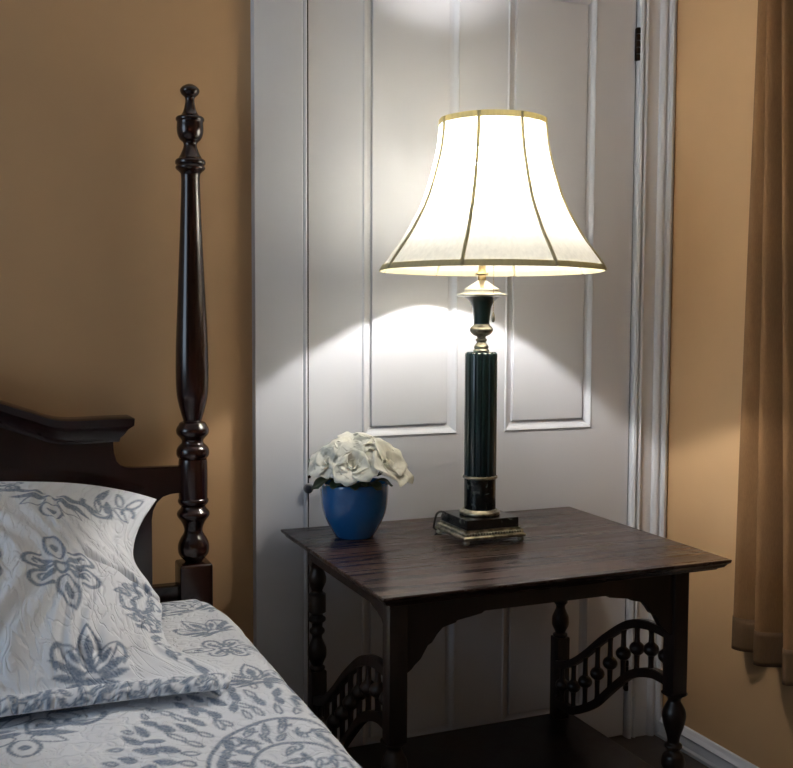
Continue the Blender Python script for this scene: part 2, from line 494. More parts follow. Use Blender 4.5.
D = math.radians
def palmette(px, py, cx, cy, ang, s, acc):
    x, y = place(px, py, cx, cy, ang, s)
    if not ((np.abs(x) < .12) & (np.abs(y) < .16)).any(): return
    leaf(x, y, 0, .014, D(90), .108, .024, 1, acc)
    leaf(x, y, 0, .012, D(90), .050, .007, 0, acc)
    for sg in (-1, 1):
        leaf(x, y, sg*.004, .012, D(90-sg*36), .086, .0165, 1, acc)
        leaf(x, y, sg*.010, .008, D(90-sg*60), .076, .0095, 0, acc)
        ringline(x, y, sg*.052, .050, .013, .024, .0036, acc, D(-70) if sg > 0 else D(70), D(100) if sg > 0 else D(250))
        leaf(x, y, sg*.012, .002, D(90-sg*80), .060, .0080, 0, acc)
        leaf(x, y, sg*.006, -.004, D(90-sg*98), .050, .0065, 0, acc)
    leaf(x, y, -.026, -.002, D(0), .052, .008, 0, acc)
def quatrefoil(px, py, cx, cy, ang, s, acc):
    x, y = place(px, py, cx, cy, ang, s)
    if not ((np.abs(x) < .12) & (np.abs(y) < .16)).any(): return
    leaf(x, y, 0, .022, D(90), .074, .020, 3, acc)
    leaf(x, y, 0, -.018, D(-90), .090, .021, 1, acc)
    for sg in (-1, 1):
        for up in (-1, 1):
            ringline(x, y, sg*.036, up*.024, .022, .0185, .0036, acc, D(-120) if sg > 0 else D(60), D(140) if sg > 0 else D(320))
            leaf(x, y, sg*.010, up*.008, math.atan2(up*.8, sg), .042, .0075, 0, acc)
            ringline(x, y, sg*.034, up*.022, .008, .007, .0026, acc, 0, 4.5)
        leaf(x, y, sg*.012, 0, D(0) if sg > 0 else D(180), .030, .006, 0, acc)
    ringline(x, y, 0, 0, .011, .013, .0034, acc)
def crown(px, py, cx, cy, ang, s, acc):
    """hanging flower under a swag"""
    x, y = place(px, py, cx, cy, ang, s)
    if not ((np.abs(x) < .14) & (np.abs(y) < .14)).any(): return
    leaf(x, y, 0, -.005, D(-90), .068, .024, 3, acc)
    for sg in (-1, 1):
        leaf(x, y, sg*.01, .006, D(-90+sg*52), .060, .015, 2, acc)
        leaf(x, y, 0, .020, D(-90+sg*72), .080, .010, 0, acc)
        leaf(x, y, sg*.008, .030, D(-90+sg*88), .095, .008, 0, acc)
        ringline(x, y, sg*.085, .038, .026, .02, .0038, acc, D(150) if sg > 0 else D(-120), D(390) if sg > 0 else D(120))
def sprig(px, py, cx, cy, ang, s, acc):
    x, y = place(px, py, cx, cy, ang, s)
    if not ((np.abs(x) < .09) & (np.abs(y) < .1)).any(): return
    for k in range(3):
        for sg in (-1, 1): leaf(x, y, 0, k*.02, D(90-sg*(62-8*k)), .042-.006*k, .0085, 0 if (k+sg) % 2 else 2, acc)
    leaf(x, y, 0, .055, D(90), .035, .009, 1, acc)
def medallion(px, py, cx, cy, rx, ry, acc):
    dx, dy = px-cx, py-cy
    if not ((np.abs(dx) < rx*1.5) & (np.abs(dy) < ry*1.5)).any(): return
    sy = ry/rx; X, Yv = dx, dy/sy
    rg = random.Random(5)
    for j, (rr, n, L, Wd, st) in enumerate(((1.14, 42, .23, .026, 0), (.98, 40, .22, .026, 0), (.82, 36, .21, .024, 2), (1.30, 44, .22, .026, 0), (1.44, 40, .14, .020, 2))):
        for k in range(n):
            a = 2*PI*(k+.5*(j % 2)+rg.uniform(-.18, .18))/n
            leaf(X, Yv, rr*rx*math.cos(a), rr*rx*math.sin(a), a+rg.uniform(-.55, .55), L*rx*rg.uniform(.8, 1.2), Wd*rx*2.0, st if k % 5 else 2, acc)
    ringline(X, Yv, 0, 0, rx*.74, rx*.74, .0028, acc)
    ringline(X, Yv, 0, 0, rx*.40, rx*.40, .0028, acc)
    bx = (-rx, rx, -rx, rx)
    filler(X, Yv, lambda x, y: .47 < math.hypot(x, y)/rx < .67, 31, acc, rx*.17, bx)
    filler(X, Yv, lambda x, y: math.hypot(x, y)/rx < .31, 32, acc, rx*.16, bx)
def filler(px, py, test, seed, acc, step=.034, box_=None):
    """all-over leafy scrolls; whole leaves only, wherever test(x, y) holds"""
    r = random.Random(seed)
    x0, x1, y0, y1 = box_
    y = y0
    while y < y1:
        x = x0 + r.uniform(0, step*.5)
        while x < x1:
            a = r.uniform(0, 6.28); L = step*r.uniform(1.0, 1.5); w_ = step*r.uniform(.22, .34); st = r.choice((0, 2, 1)); rg = r.random() < .6
            if test(x, y):
                leaf(px, py, x-.5*L*math.cos(a), y-.5*L*math.sin(a), a, L, w_, st, acc)
                if rg: ringline(px, py, x+.35*step, y+.25*step, step*.40, step*.30, step*.085, acc, a, a+4.2)
            x += step*r.uniform(.75, 1.2)
        y += step*.8

def wobble(x, y, seed, amp, fr):
    r = np.random.RandomState(seed); o = 0
    for k in range(7):
        a = r.uniform(0, 6.28); f = fr*r.uniform(.6, 1.7)
        o = o + np.sin(f*(x*math.cos(a)+y*math.sin(a))+r.uniform(0, 6.28))
    return amp*o/7*1.6

def grid_object(name, P, m, attr=None, uv=None, parent=None, extra=None):
    """P: (nv, nu, 3) world points -> one mesh; extra: list of more grids joined on"""
    verts, faces, at, uvs = [], [], [], []
    for G, A, U in [(P, attr, uv)] + (extra or []):
        base = len(verts); nv, nu, _ = G.shape
        verts += G.reshape(-1, 3).tolist()
        at += (A.reshape(-1).tolist() if A is not None else [0]*(nv*nu))
        uvs += (U.reshape(-1, 2).tolist())
        for i in range(nv-1):
            for j in range(nu-1):
                a = base+i*nu+j
                faces.append((a, a+1, a+nu+1, a+nu))
    me = bpy.data.meshes.new(name); me.from_pydata(verts, [], faces)
    ua = np.array(uvs); li = np.empty(len(me.loops), dtype=np.int32); me.loops.foreach_get('vertex_index', li)
    layer = me.uv_layers.new(name='UVMap'); layer.data.foreach_set('uv', ua[li].astype(np.float32).ravel())
    pa = me.attributes.new('print', 'FLOAT', 'POINT'); pa.data.foreach_set('value', np.array(at, dtype=np.float32))
    me.polygons.foreach_set('use_smooth', np.ones(len(me.polygons), dtype=bool))
    bm = bmesh.new(); bm.from_mesh(me); bmesh.ops.remove_doubles(bm, verts=bm.verts, dist=1e-5); bmesh.ops.recalc_face_normals(bm, faces=bm.faces)
    bm.to_mesh(me); bm.free()
    me.materials.append(m)
    o = bpy.data.objects.new(name, me); COL.objects.link(o)
    return o

# mattress under the quilt
bm = bmesh.new(); box(bm, BX-1.535, BX-.02, .14, 2.02, .31, .495, .03, 4)
tag(obj('mattress', bm, M_SHAM, None, True, 40), 'mattress lying in the bed frame under the blue and white quilt', 'mattress')

# quilt: top sheet to the right edge, then over the side
xs = np.concatenate([np.linspace(-1.15, -.12, 40), np.linspace(-.115, .425, 190)])
arc = [(.425+.042*math.sin(a), .483+.042*math.cos(a)) for a in np.linspace(0, PI/2, 12)[1:]]
drop = [(.467, z) for z in np.linspace(.475, .20, 34)]
su = np.concatenate([xs, [p[0] for p in arc], [p[0] for p in drop]])
sz = np.concatenate([np.full(len(xs), .525), [p[1] for p in arc], [p[1] for p in drop]])
du = np.concatenate([[0], np.cumsum(np.hypot(np.diff(su), np.diff(sz)))]) + su[0]
ys = np.concatenate([np.linspace(.02, .95, 40), np.linspace(.955, 2.05, 380)])
SU, YY = np.meshgrid(du, ys); X0 = np.tile(su, (len(ys), 1)); Z0 = np.tile(sz, (len(ys), 1))
edge = np.clip((X0-.38)/.087, 0, 1)
corner = np.where(YY > 1.82, ((YY-1.82)/.23)**2, 0)
X0 = X0 - edge*.028*corner
hang = np.clip((.50-Z0)/.3, 0, 1)
X0 = X0 + hang*(.006+.012*np.sin(YY*21+1)+.006*np.sin(YY*47))
top = np.where(Z0 > .52, 1, np.clip((Z0-.44)/.08, 0, 1))
Z0 = Z0 + top*(wobble(X0, YY, 3, .0035, 22)+wobble(X0, YY, 5, .0016, 75)) - top*.010*np.clip((YY-1.93)/.12, 0, 1)**2
pr = np.zeros_like(SU)
B = dict(px=SU, py=YY)
MED = (.375, 1.185, .155, .225)
medallion(SU, YY, *MED, pr)
medallion(SU, YY, -.35, 1.215, .15, .205, pr)
crown(SU, YY, .055, 1.425, 0, 1.0, pr)
crown(SU, YY, .08, 1.50, 0, 1.0, pr)
palmette(SU, YY, .405, 1.505, 0, .80, pr)
quatrefoil(SU, YY, .395, 1.69, D(90), .78, pr)
sprig(SU, YY, .33, 1.60, D(150), .8, pr)
palmette(SU, YY, .40, 1.79, D(30), .8, pr)
crown(SU, YY, .39, 1.955, D(200), .75, pr)
filler(SU, YY, lambda x, y: abs(x-.39)+abs(y-1.955)*.6 > .05, 4, pr, .030, (.27, .50, 1.93, 2.05))
filler(SU, YY, lambda x, y: math.hypot((x-.375)/.155, (y-1.185)/.225) > 1.55, 9, pr, .030, (.20, .52, .9, 1.44))
for y in (1.1, 1.35, 1.6, 1.85): quatrefoil(SU, YY, .60, y, 0, .8, pr)
for y in (.3, .6, .85): palmette(SU, YY, .2, y, 0, 1, pr); quatrefoil(SU, YY, -.05, y+.1, 0, 1, pr)
uv = np.stack([SU, YY], -1)
quilt = grid_object('quilt', np.stack([X0, YY, Z0], -1), M_QUILT, np.clip(pr, 0, 1), uv)
sm = quilt.modifiers.new('thickness', 'SOLIDIFY'); sm.thickness = .010; sm.offset = -1
tag(quilt, 'white quilt with slate blue damask print spread over the bed', 'quilt')

# pillow sham leaning on the headboard, its hem lying on the quilt
cen = np.array([(1.468, .541), (1.474, .555), (1.490, .562), (1.505, .553), (1.522, .574), (1.57, .628), (1.63, .672), (1.71, .713), (1.81, .752), (1.90, .776), (1.96, .788), (1.992, .789)])
edg = np.array([(.343, 1.455, .541), (.350, 1.463, .549), (.356, 1.488, .552), (.352, 1.52, .551), (.322, 1.565, .556), (.288, 1.615, .566), (.283, 1.665, .582), (.296, 1.745, .601), (.287, 1.815, .618), (.271, 1.90, .660), (.300, 1.965, .705), (.334, 2.012, .735)])
tc_ = np.concatenate([[0], np.cumsum(np.hypot(*np.diff(cen, axis=0).T))])
NV, NU = 250, 121
T = np.linspace(0, tc_[-1], NV)
def spl(k, vals):
    k = np.asarray(k); vals = np.asarray(vals)
    # monotone-ish cubic Hermite
    d = np.gradient(vals, k)
    i = np.clip(np.searchsorted(k, T, side='right')-1, 0, len(k)-2)
    h = k[i+1]-k[i]; t = (T-k[i])/h
    return (2*t**3-3*t**2+1)*vals[i]+(t**3-2*t**2+t)*h*d[i]+(-2*t**3+3*t**2)*vals[i+1]+(t**3-t**2)*h*d[i+1]
cY, cZ = spl(tc_, cen[:, 0]), spl(tc_, cen[:, 1])
eX, eY, eZ = (spl(tc_, edg[:, k]) for k in range(3))
U = np.linspace(-1, 1, 2*NU-1); AU = np.abs(U)
blend = AU**2.6
Xf = U[None]*eX[:, None]
Yf = cY[:, None]*(1-blend)+eY[:, None]*blend
Zf = cZ[:, None]*(1-blend)+eZ[:, None]*blend
UU, TT = np.meshgrid(U*.35, T)
body = np.clip((T[-1]-TT)/.07, 0, 1)*np.clip((TT-.06)/.05, 0, 1)*np.clip((1-np.abs(UU)/.35)/.12, 0, 1)
# soft pucker ridges running down the sham, and a diagonal crease towards the pinched edge
rid = body*(.0035*np.sin(UU*150+5*np.sin(TT*16)+2*np.sin(UU*38))+wobble(UU, TT, 8, .004, 55))
cr = np.exp(-((TT-(.335+.25*(.30-np.abs(UU))))/.010)**2)*np.clip((np.abs(UU)-.17)/.06, 0, 1)
hemr = np.clip((.045-TT)/.03, 0, 1)*np.clip(TT/.01, 0, 1)*.003*np.sin(UU*160+2*np.sin(UU*40))
Zf = Zf + rid*.75 - cr*.016 + hemr
Yf = Yf - rid*.6 + cr*.008
pp = np.zeros_like(UU)
XPOS = Xf*1.0
PILLOW_MOTIFS = dict(pal=(.158, .075), quat=(.125, .265), crown=(.115, .475))
palmette(XPOS, TT, .155, .062, 0, .84, pp)
quatrefoil(XPOS, TT, .128, .290, D(8), .95, pp)
crown(XPOS, TT, .128, .520, D(-3), .95, pp)
quatrefoil(XPOS, TT, -.02, .300, 0, .95, pp)
palmette(XPOS, TT, -.14, .066, 0, 1.0, pp); crown(XPOS, TT, -.16, .5, 0, .95, pp)
for sg in (-1, 1):
    filler(UU*sg, TT, lambda x, y: x > .250+.06*abs(y-.27)/.1, 12, pp, .026, (.24, .345, .165, .375))
    filler(UU*sg, TT, lambda x, y: True, 13, pp, .026, (.315, .345, .05, .165))
filler(UU, TT, lambda x, y: True, 14, pp, .022, (-.345, .345, .006, .034))
filler(UU, TT, lambda x, y: abs(x-.16) > .075, 15, pp, .030, (-.34, .34, T[-1]-.045, T[-1]-.008))
back_c = np.array([(1.468, .541), (1.50, .537), (1.60, .536), (1.72, .536), (1.83, .538), (1.92, .56), (1.985, .62), (2.025, .70), (2.040, .745), (2.036, .772), (2.018, .787), (1.992, .789)])
tb = np.concatenate([[0], np.cumsum(np.hypot(*np.diff(back_c, axis=0).T))]); tb = tb/tb[-1]*tc_[-1]
bY, bZ = np.interp(T, tb, back_c[:, 0]), np.interp(T, tb, back_c[:, 1])
Yb = bY[:, None]*(1-blend)+eY[:, None]*blend; Zb = bZ[:, None]*(1-blend)+eZ[:, None]*blend
uvp = np.stack([UU, TT], -1)
sel = np.linspace(0, NV-1, NV).astype(int)
front = np.stack([Xf, Yf, Zf], -1); back = np.stack([Xf, Yb, Zb], -1)
# the two faces share their rim
rim = np.zeros_like(AU[None]*TT, dtype=bool); rim[0] = rim[-1] = True; rim[:, 0] = rim[:, -1] = True
back[rim] = front[rim]
pillow = grid_object('pillow', front, M_SHAM, np.clip(pp, 0, 1), uvp, None, [(back, pp*0, uvp+np.array([1.3, 0]))])
tag(pillow, 'white pillow in a quilted slate blue damask sham leaning against the headboard', 'pillow')

# ------------------------------------------------------------------ side table
ZT = .63
tab = empty('side_table', (.99, 1.84, 0), 'dark wood side table with turned legs and wavy spindle galleries before the door', 'table')
# quad corners of the top at z = ZT
tq = [(.622, 1.526), (1.354, 1.528), (1.368, 2.129), (.622, 2.127)]
bm = bmesh.new(); loops = []
for ins, z in ((0, ZT-.001), (.0012, ZT), (.0, ZT), ):
    pass
cx, cy = .99, 1.828
def inset(q, d):
    out = []
    for x, y in q: out.append((x + (d if x < cx else -d), y + (d if y < cy else -d)))
    return out
for d, z in ((.0008, ZT), (0, ZT-.0008), (0, ZT-.003), (.001, ZT-.006), (.006, ZT-.010), (.010, ZT-.016), (.018, ZT-.019), (.020, ZT-.022)):
    loops.append([bm.verts.new((x, y, z)) for x, y in inset(tq, d)])
for a, b in zip(loops[:-1], loops[1:]):
    for i in range(4): bm.faces.new((a[i], a[(i+1) % 4], b[(i+1) % 4], b[i]))
bm.faces.new(loops[0]); bm.faces.new(loops[-1][::-1])
obj('tabletop', bm, M_TOP, tab)
s = .0172
FL, FR, BL, BR = (.676, 1.603), (1.283, 1.603), (.690, 2.078), (1.315, 2.078)
ZU = ZT-.022
def sqbar(bm, c, z0, z1, h=s, bev=.0025):
    box(bm, c[0]-h, c[0]+h, c[1]-h, c[1]+h, z0, z1, bev)
def foot_turn(bm, c):
    lathe(bm, smooth_prof([(.009, 0), (.014, .006), (.016, .02), (.011, .035), (.015, .05), (.017, .07), (.012, .083), (.016, .088)], 4), c[0], c[1], 28)
def front_leg(c):
    bm = bmesh.new()
    sqbar(bm, c, .348, ZU)
    k = 1/2/500
    pr = [(26, .350), (20, .346), (14, .340), (13, .334), (17, .326), (22, .316), (24, .306), (23, .296), (19, .280), (14, .264), (12, .252), (13, .248), (17, .245), (18, .241), (14, .236), (12, .232), (20, .224), (23, .215), (24, .205), (20, .195), (14, .188), (13, .182), (24, .176)]
    lathe(bm, smooth_prof([(d*k, z) for d, z in pr[::-1]], 4), c[0], c[1], 28)
    sqbar(bm, c, .085, .178); foot_turn(bm, c)
    return obj('leg', bm, M_TABLE, tab, True, 35)
def back_leg(c):
    bm = bmesh.new()
    sqbar(bm, c, .555, ZU)
    k = 1/2/452
    pr = [(14, .557), (12, .550), (13, .545), (17, .535), (18.5, .525), (17, .515), (12, .503), (11, .497), (17, .492), (17.5, .488), (17.5, .455), (17, .452), (12, .447), (12, .443), (17, .438), (17, .432), (12, .427), (11, .418), (15, .412), (15, .406), (11, .400), (10, .394), (13, .385), (18, .372), (19, .360), (18, .350), (13, .338), (11.5, .332), (16, .328), (15, .322), (12, .318)]
    lathe(bm, smooth_prof([(d*k, z) for d, z in pr[::-1]], 4), c[0], c[1], 28)
    sqbar(bm, c, .085, .322); foot_turn(bm, c)
    return obj('leg', bm, M_TABLE, tab, True, 35)
front_leg(FL); front_leg(FR); back_leg(BL); back_leg(BR)
# aprons with scrolled brackets
brk = [(0, .469), (.012, .477), (.018, .484), (.030, .494), (.044, .517), (.052, .521), (.062, .535), (.073, .546), (.086, .549), (.099, .552), (.101, .5555), (.126, .559), (.151, .563), (.157, .567)]
def apron(a0, a1, plane0, plane1, axis, ends=(1, 1), b=brk, zb=.567, bs=1.0):
    poly = [(a0, ZU)]
    if ends[0]: poly += [(a0+x*bs, z) for x, z in b]
    else: poly += [(a0, zb)]
    if ends[1]: poly += [(a1-x*bs, z) for x, z in b[::-1]]
    else: poly += [(a1, zb)]
    poly += [(a1, ZU)]
    bm = bmesh.new(); prism(bm, poly, axis, plane0, plane1, .0015)
    return obj('apron', bm, M_TABLE, tab)
apron(FL[0]+s-.002, FR[0]-s+.002, 1.592, 1.608, 'y')
apron(BL[0]+s-.002, BR[0]-s+.002, 2.072, 2.088, 'y', (0, 0), brk, .575)
apron(FL[1]+s-.002, BL[1]-s+.002, .674, .688, 'x', (1, 0), [(x*.62, z+.0) for x, z in [(p[0], .567-(.567-p[1])*.72) for p in brk]], .565)
apron(FR[1]+s-.002, BR[1]-s+.002, 1.292, 1.306, 'x', (1, 0), [(x*.62, z+.0) for x, z in [(p[0], .567-(.567-p[1])*.72) for p in brk]], .565)
# lower shelf
bm = bmesh.new()
box(bm, .634, 1.355, 1.545, 2.105, .102, .121, .003)
obj('shelf', bm, M_TABLE, tab)
# wavy galleries
UT = [(2.064, .268), (2.015, .284), (1.975, .307), (1.934, .337), (1.900, .365), (1.868, .390), (1.813, .428), (1.775, .449), (1.739, .461), (1.698, .467), (1.66, .467), (1.618, .461)]
LB = [(2.064, .157), (2.018, .156), (1.990, .161), (1.963, .172), (1.925, .193), (1.891, .216), (1.850, .253), (1.808, .290), (1.772, .318), (1.735, .336), (1.700, .347), (1.671, .350), (1.618, .346)]
def gallery(xc):
    def rail(bm, top, th0, up):
        c = curve_pts(top, 5)
        poly = c + [(y, z+(th0 if up else -th0)) for y, z in c[::-1]]
        prism(bm, poly, 'x', xc-.0085, xc+.0085, .0015)
    bm = bmesh.new(); rail(bm, UT, .0195, False); rail(bm, LB, .0205, True)
    g = obj('side_gallery', bm, M_TABLE, tab)
    u = sorted(curve_pts(UT, 5)); l = sorted(curve_pts(LB, 5))
    for k in range(9):
        y = 2.040 - k*.0485
        zt = float(np.interp(y, [p[0] for p in u], [p[1] for p in u]))-.016
        zb = float(np.interp(y, [p[0] for p in l], [p[1] for p in l]))+.016
        zm = (zt+zb)/2
        bm = bmesh.new()
        lathe(bm, smooth_prof([(.0068, zb), (.0056, zb+.012), (.0062, zm-.017), (.008, zm-.0135), (.0140, zm-.008), (.0168, zm), (.0140, zm+.008), (.008, zm+.0135), (.0062, zm+.017), (.0056, zt-.012), (.0068, zt)], 3), xc, y, 16)
        obj('spindle', bm, M_TABLE, g, True)
    return g
gallery(.683); gallery(1.299)

# ------------------------------------------------------------------ table lamp
LX, LY = .993, 1.893
lamp = empty('table_lamp', (LX, LY, ZT), 'lit table lamp with green fluted column and cream bell shade on the side table', 'lamp')
bm = bmesh.new()
h = .072
def sq_loops(bm, rows, cx_, cy_):
    L = []
    for hh, z in rows: L.append([bm.verts.new((cx_+a*hh, cy_+b*hh, z)) for a, b in ((-1, -1), (1, -1), (1, 1), (-1, 1))])
    for a, b in zip(L[:-1], L[1:]):
        for i in range(4): bm.faces.new((a[i], a[(i+1) % 4], b[(i+1) % 4], b[i]))
    bm.faces.new(L[0][::-1]); bm.faces.new(L[-1])
sq_loops(bm, [(.066, .6405), (.071, .6405), (.0725, .643), (.0725, .646), (.070, .648), (.068, .650), (.0635, .6575), (.0635, .660), (.061, .660)], LX, LY)
plate = obj('base_plate', bm, M_BRASS, lamp)
for a in (-1, 1):
    for b in (-1, 1):
        bm = bmesh.new()
        lathe(bm, smooth_prof([(.003, .6303), (.0065, .632), (.0075, .636), (.0055, .640), (.004, .643)], 3), LX+a*.064, LY+b*.064, 16)
        obj('foot', bm, M_BRASS, plate, True)
# gadrooned edge beads
bm = bmesh.new()
for k in range(20):
    t = -.062+k*.124/19
    for p in ((LX+t, LY-.0675), (LX-.0675, LY+t), (LX+t, LY+.0675), (LX+.0675, LY+t)):
        ball(bm, (p[0], p[1], .6525), .0032, 1, 1.25)
obj('beaded_edge', bm, M_BRASS, plate, True)
bm = bmesh.new(); box(bm, LX-.0605, LX+.0605, LY-.0605, LY+.0605, .6595, .6805, .0012); obj('base_block', bm, M_MARBLE, lamp)
bm = bmesh.new()
lathe(bm, smooth_prof([(.037, .6802), (.0420, .6812), (.0435, .6845), (.0425, .6880), (.0390, .6895), (.0370, .6915), (.0345, .6930)], 4), LX, LY, 48); obj('base_ring', bm, M_BRASS, lamp, True)
bm = bmesh.new(); lathe(bm, [(.0335, .691), (.0338, .692), (.0338, .758), (.0335, .760)], LX, LY, 48); obj('column_drum', bm, M_MARBLE, lamp, True, 40)
bm = bmesh.new(); lathe(bm, smooth_prof([(.033, .757), (.0365, .758), (.0375, .7605), (.0365, .763), (.033, .764)], 4), LX, LY, 48); obj('collar', bm, M_BRASS, lamp, True)
bm = bmesh.new()
flute = lambda r, a: r - (.0038*max(0, math.cos(a*16))**.8 if r > .03 else 0)
lathe(bm, [(.0336, .762), (.0342, .766), (.0342, 1.018), (.0336, 1.022), (.0300, 1.0255), (.012, 1.0265)], LX, LY, 192, flute); obj('fluted_column', bm, M_GREEN, lamp, True, 50)
bm = bmesh.new()
lathe(bm, smooth_prof([(.012, 1.025), (.0165, 1.026), (.017, 1.029), (.0145, 1.032), (.0155, 1.035), (.015, 1.038), (.012, 1.042), (.0095, 1.046), (.0115, 1.049), (.0125, 1.052), (.0095, 1.055), (.010, 1.058), (.016, 1.061), (.022, 1.066), (.0245, 1.0705), (.0245, 1.074), (.022, 1.078), (.0175, 1.082), (.017, 1.0845)], 4), LX, LY, 40); obj('urn_base', bm, M_BRASS, lamp, True)
bm = bmesh.new()
lathe(bm, smooth_prof([(.0165, 1.083), (.0168, 1.09), (.018, 1.105), (.0205, 1.12), (.026, 1.132), (.036, 1.140), (.041, 1.1425)], 5), LX, LY, 48); obj('urn', bm, M_GREEN, lamp, True)
bm = bmesh.new()
lathe(bm, smooth_prof([(.040, 1.141), (.050, 1.143), (.0525, 1.1455), (.050, 1.148), (.042, 1.1495), (.037, 1.152), (.0365, 1.154), (.0375, 1.1555), (.036, 1.158), (.026, 1.165), (.017, 1.171), (.012, 1.1745), (.010, 1.176)], 4), LX, LY, 56); obj('urn_cap', bm, M_SILVER, lamp, True)
bm = bmesh.new()
lathe(bm, smooth_prof([(.0085, 1.175), (.009, 1.183), (.0085, 1.187), (.0135, 1.188), (.0135, 1.191), (.0085, 1.193), (.008, 1.215), (.0135, 1.222), (.0165, 1.235), (.0165, 1.275), (.015, 1.285), (.013, 1.29)], 3), LX, LY, 32); obj('socket', bm, M_GOLD, lamp, True, 50)
ZBULB = 1.35
bm = bmesh.new()
lathe(bm, smooth_prof([(.0125, 1.284), (.0125, 1.296), (.019, 1.312), (.0275, 1.333), (.031, 1.354), (.0275, 1.376), (.017, 1.391), (.002, 1.396)], 4), LX, LY, 24); obj('bulb', bm, M_BULB, lamp, True)
bm = bmesh.new()
lathe(bm, smooth_prof([(.013, 1.281), (.0150, 1.290), (.0175, 1.302), (.0235, 1.314), (.0300, 1.330), (.0318, 1.345), (.0318, 1.3475), (.0305, 1.348)], 4), LX, LY, 32, None, False); obj('bulb_collar', bm, M_PLASTIC, lamp, True)
# shade, set a little off the stem on its harp
SX, SY = .9945, 1.857
ZS0, ZS1 = 1.194, 1.500
harp = bmesh.new()
pts = []
for k in range(25):
    a = PI*k/24
    w = .052*math.sin(a)**.6 if 0 < a < PI else 0
    pts.append((a,))
path = [(-.012, 1.225), (-.030, 1.235), (-.048, 1.29), (-.056, 1.36), (-.050, 1.42), (-.028, 1.465), (-.006, 1.480), (.006, 1.480), (.028, 1.465), (.050, 1.42), (.056, 1.36), (.048, 1.29), (.030, 1.235), (.012, 1.225)]
hp = []
for u_, z_ in curve_pts(path, 4):
    f = np.clip((z_-1.225)/(1.480-1.225), 0, 1)
    hp.append((LX+(SX-LX)*f+u_*.92, LY+(SY-LY)*f-u_*.39, z_))
tube(harp, hp, .0018, 8)
obj('harp', harp, M_GOLD, lamp, True)
sp = [(.112, 1.518), (.1135, 1.500), (.1165, 1.47), (.1225, 1.44), (.131, 1.408), (.1415, 1.3745), (.155, 1.340), (.1715, 1.309), (.1915, 1.276), (.2125, 1.247), (.2295, 1.224), (.2385, 1.208)]
sp = [(r_*.982, ZS0+(z_-1.208)*(ZS1-ZS0)/.310) for r_, z_ in sp]
A0 = D(270)-D(28)-D(13.5)
def shade_r(r, a):
    k = ((a-A0) % (PI/4))/(PI/4)      # 0..1 between two ribs
    t = (r-.112)/(.2385-.112)
    return r*(1-(.018+.022*t*(1-t)*2)*math.sin(PI*k))
bm = bmesh.new(); lathe(bm, smooth_prof(sp, 4), SX, SY, 128, shade_r, False)
shade = obj('lamp_shade', bm, M_SHADE, lamp, True)
spp = smooth_prof(sp, 4)
for k in range(8):
    a = A0+k*PI/4
    bm = bmesh.new()
    tube(bm, [(SX+(r+.0002)*math.cos(a), SY+(r+.0002)*math.sin(a), z) for r, z in spp], .0036, 8)
    obj('seam_piping', bm, M_TRIM, shade, True)
def band(bm, r0, z0, z1, dr, t_):
    for (ra, za), (rb, zb) in (((r0, z0), (r0+dr, z1)),):
        lathe(bm, [(ra-.0012, za), (ra+t_, za), (rb+t_, zb), (rb-.0012, zb), (ra-.0012, za)], SX, SY, 128, shade_r, False)
bm = bmesh.new(); band(bm, .1107, ZS1-.011, ZS1+.001, -.0007, .0015); obj('top_trim', bm, M_TRIM, shade, True, 40)
bm = bmesh.new(); band(bm, .2342, ZS0-.001, ZS0+.011, -.0065, .0018); obj('bottom_trim', bm, M_TRIM, shade, True, 40)
bm = bmesh.new()
for k in range(3):
    a = A0+k*2*PI/3
    tube(bm, [(SX, SY, 1.481), (SX+.06*math.cos(a), SY+.06*math.sin(a), 1.484), (SX+.109*math.cos(a), SY+.109*math.sin(a), 1.495)], .0014, 8)
obj('shade_spider', bm, M_GOLD, shade, True)
bm = bmesh.new(); lathe(bm, smooth_prof([(.003, 1.478), (.006, 1.482), (.0035, 1.489), (.006, 1.496), (.0065, 1.502), (.004, 1.510), (.0005, 1.513)], 4), SX, SY, 20); obj('finial', bm, M_GOLD, lamp, True)
# pull chain
CX, CY = LX+.018*.92-.012, LY-.018*.39-.036
bm = bmesh.new()
tube(bm, [(LX+.01, LY-.012, 1.235), (LX+.014, LY-.028, 1.232), (CX, CY, 1.222)], .0009, 6)
for k in range(34): ball(bm, (CX, CY, 1.221-k*.0034), .0013, 1)
ch = obj('pull_chain', bm, M_GOLD, lamp, True)
bm = bmesh.new(); lathe(bm, smooth_prof([(.0008, 1.108), (.0022, 1.106), (.0034, 1.100), (.0036, 1.095), (.0028, 1.090), (.0006, 1.088)], 3), CX, CY, 14); obj('chain_bell', bm, M_BRASS, ch, True)
# cord looping out behind the base
bm = bmesh.new()
cp = curve_pts([(LX-.055, LY+.038, .666), (LX-.060, LY+.044, .677), (LX-.067, LY+.050, .681), (LX-.074, LY+.056, .676), (LX-.077, LY+.060, .662), (LX-.074, LY+.072, .642), (LX-.05, LY+.10, .6334), (LX-.01, LY+.17, .6340), (LX+.02, LY+.228, .6345), (LX+.03, LY+.239, .6345), (LX+.036, LY+.2412, .630)], 5) + curve_pts([(LX+.041, LY+.2415, .622), (LX+.05, LY+.2415, .600), (LX+.09, LY+.2415, .592), (LX+.20, LY+.2415, .590), (LX+.33, LY+.2415, .590), (LX+.352, LY+.2415, .57), (LX+.353, LY+.2415, .4), (LX+.353, LY+.2415, .14)], 5)
tube(bm, cp, .0024, 8); obj('power_cord', bm, M_CORD, lamp, True)

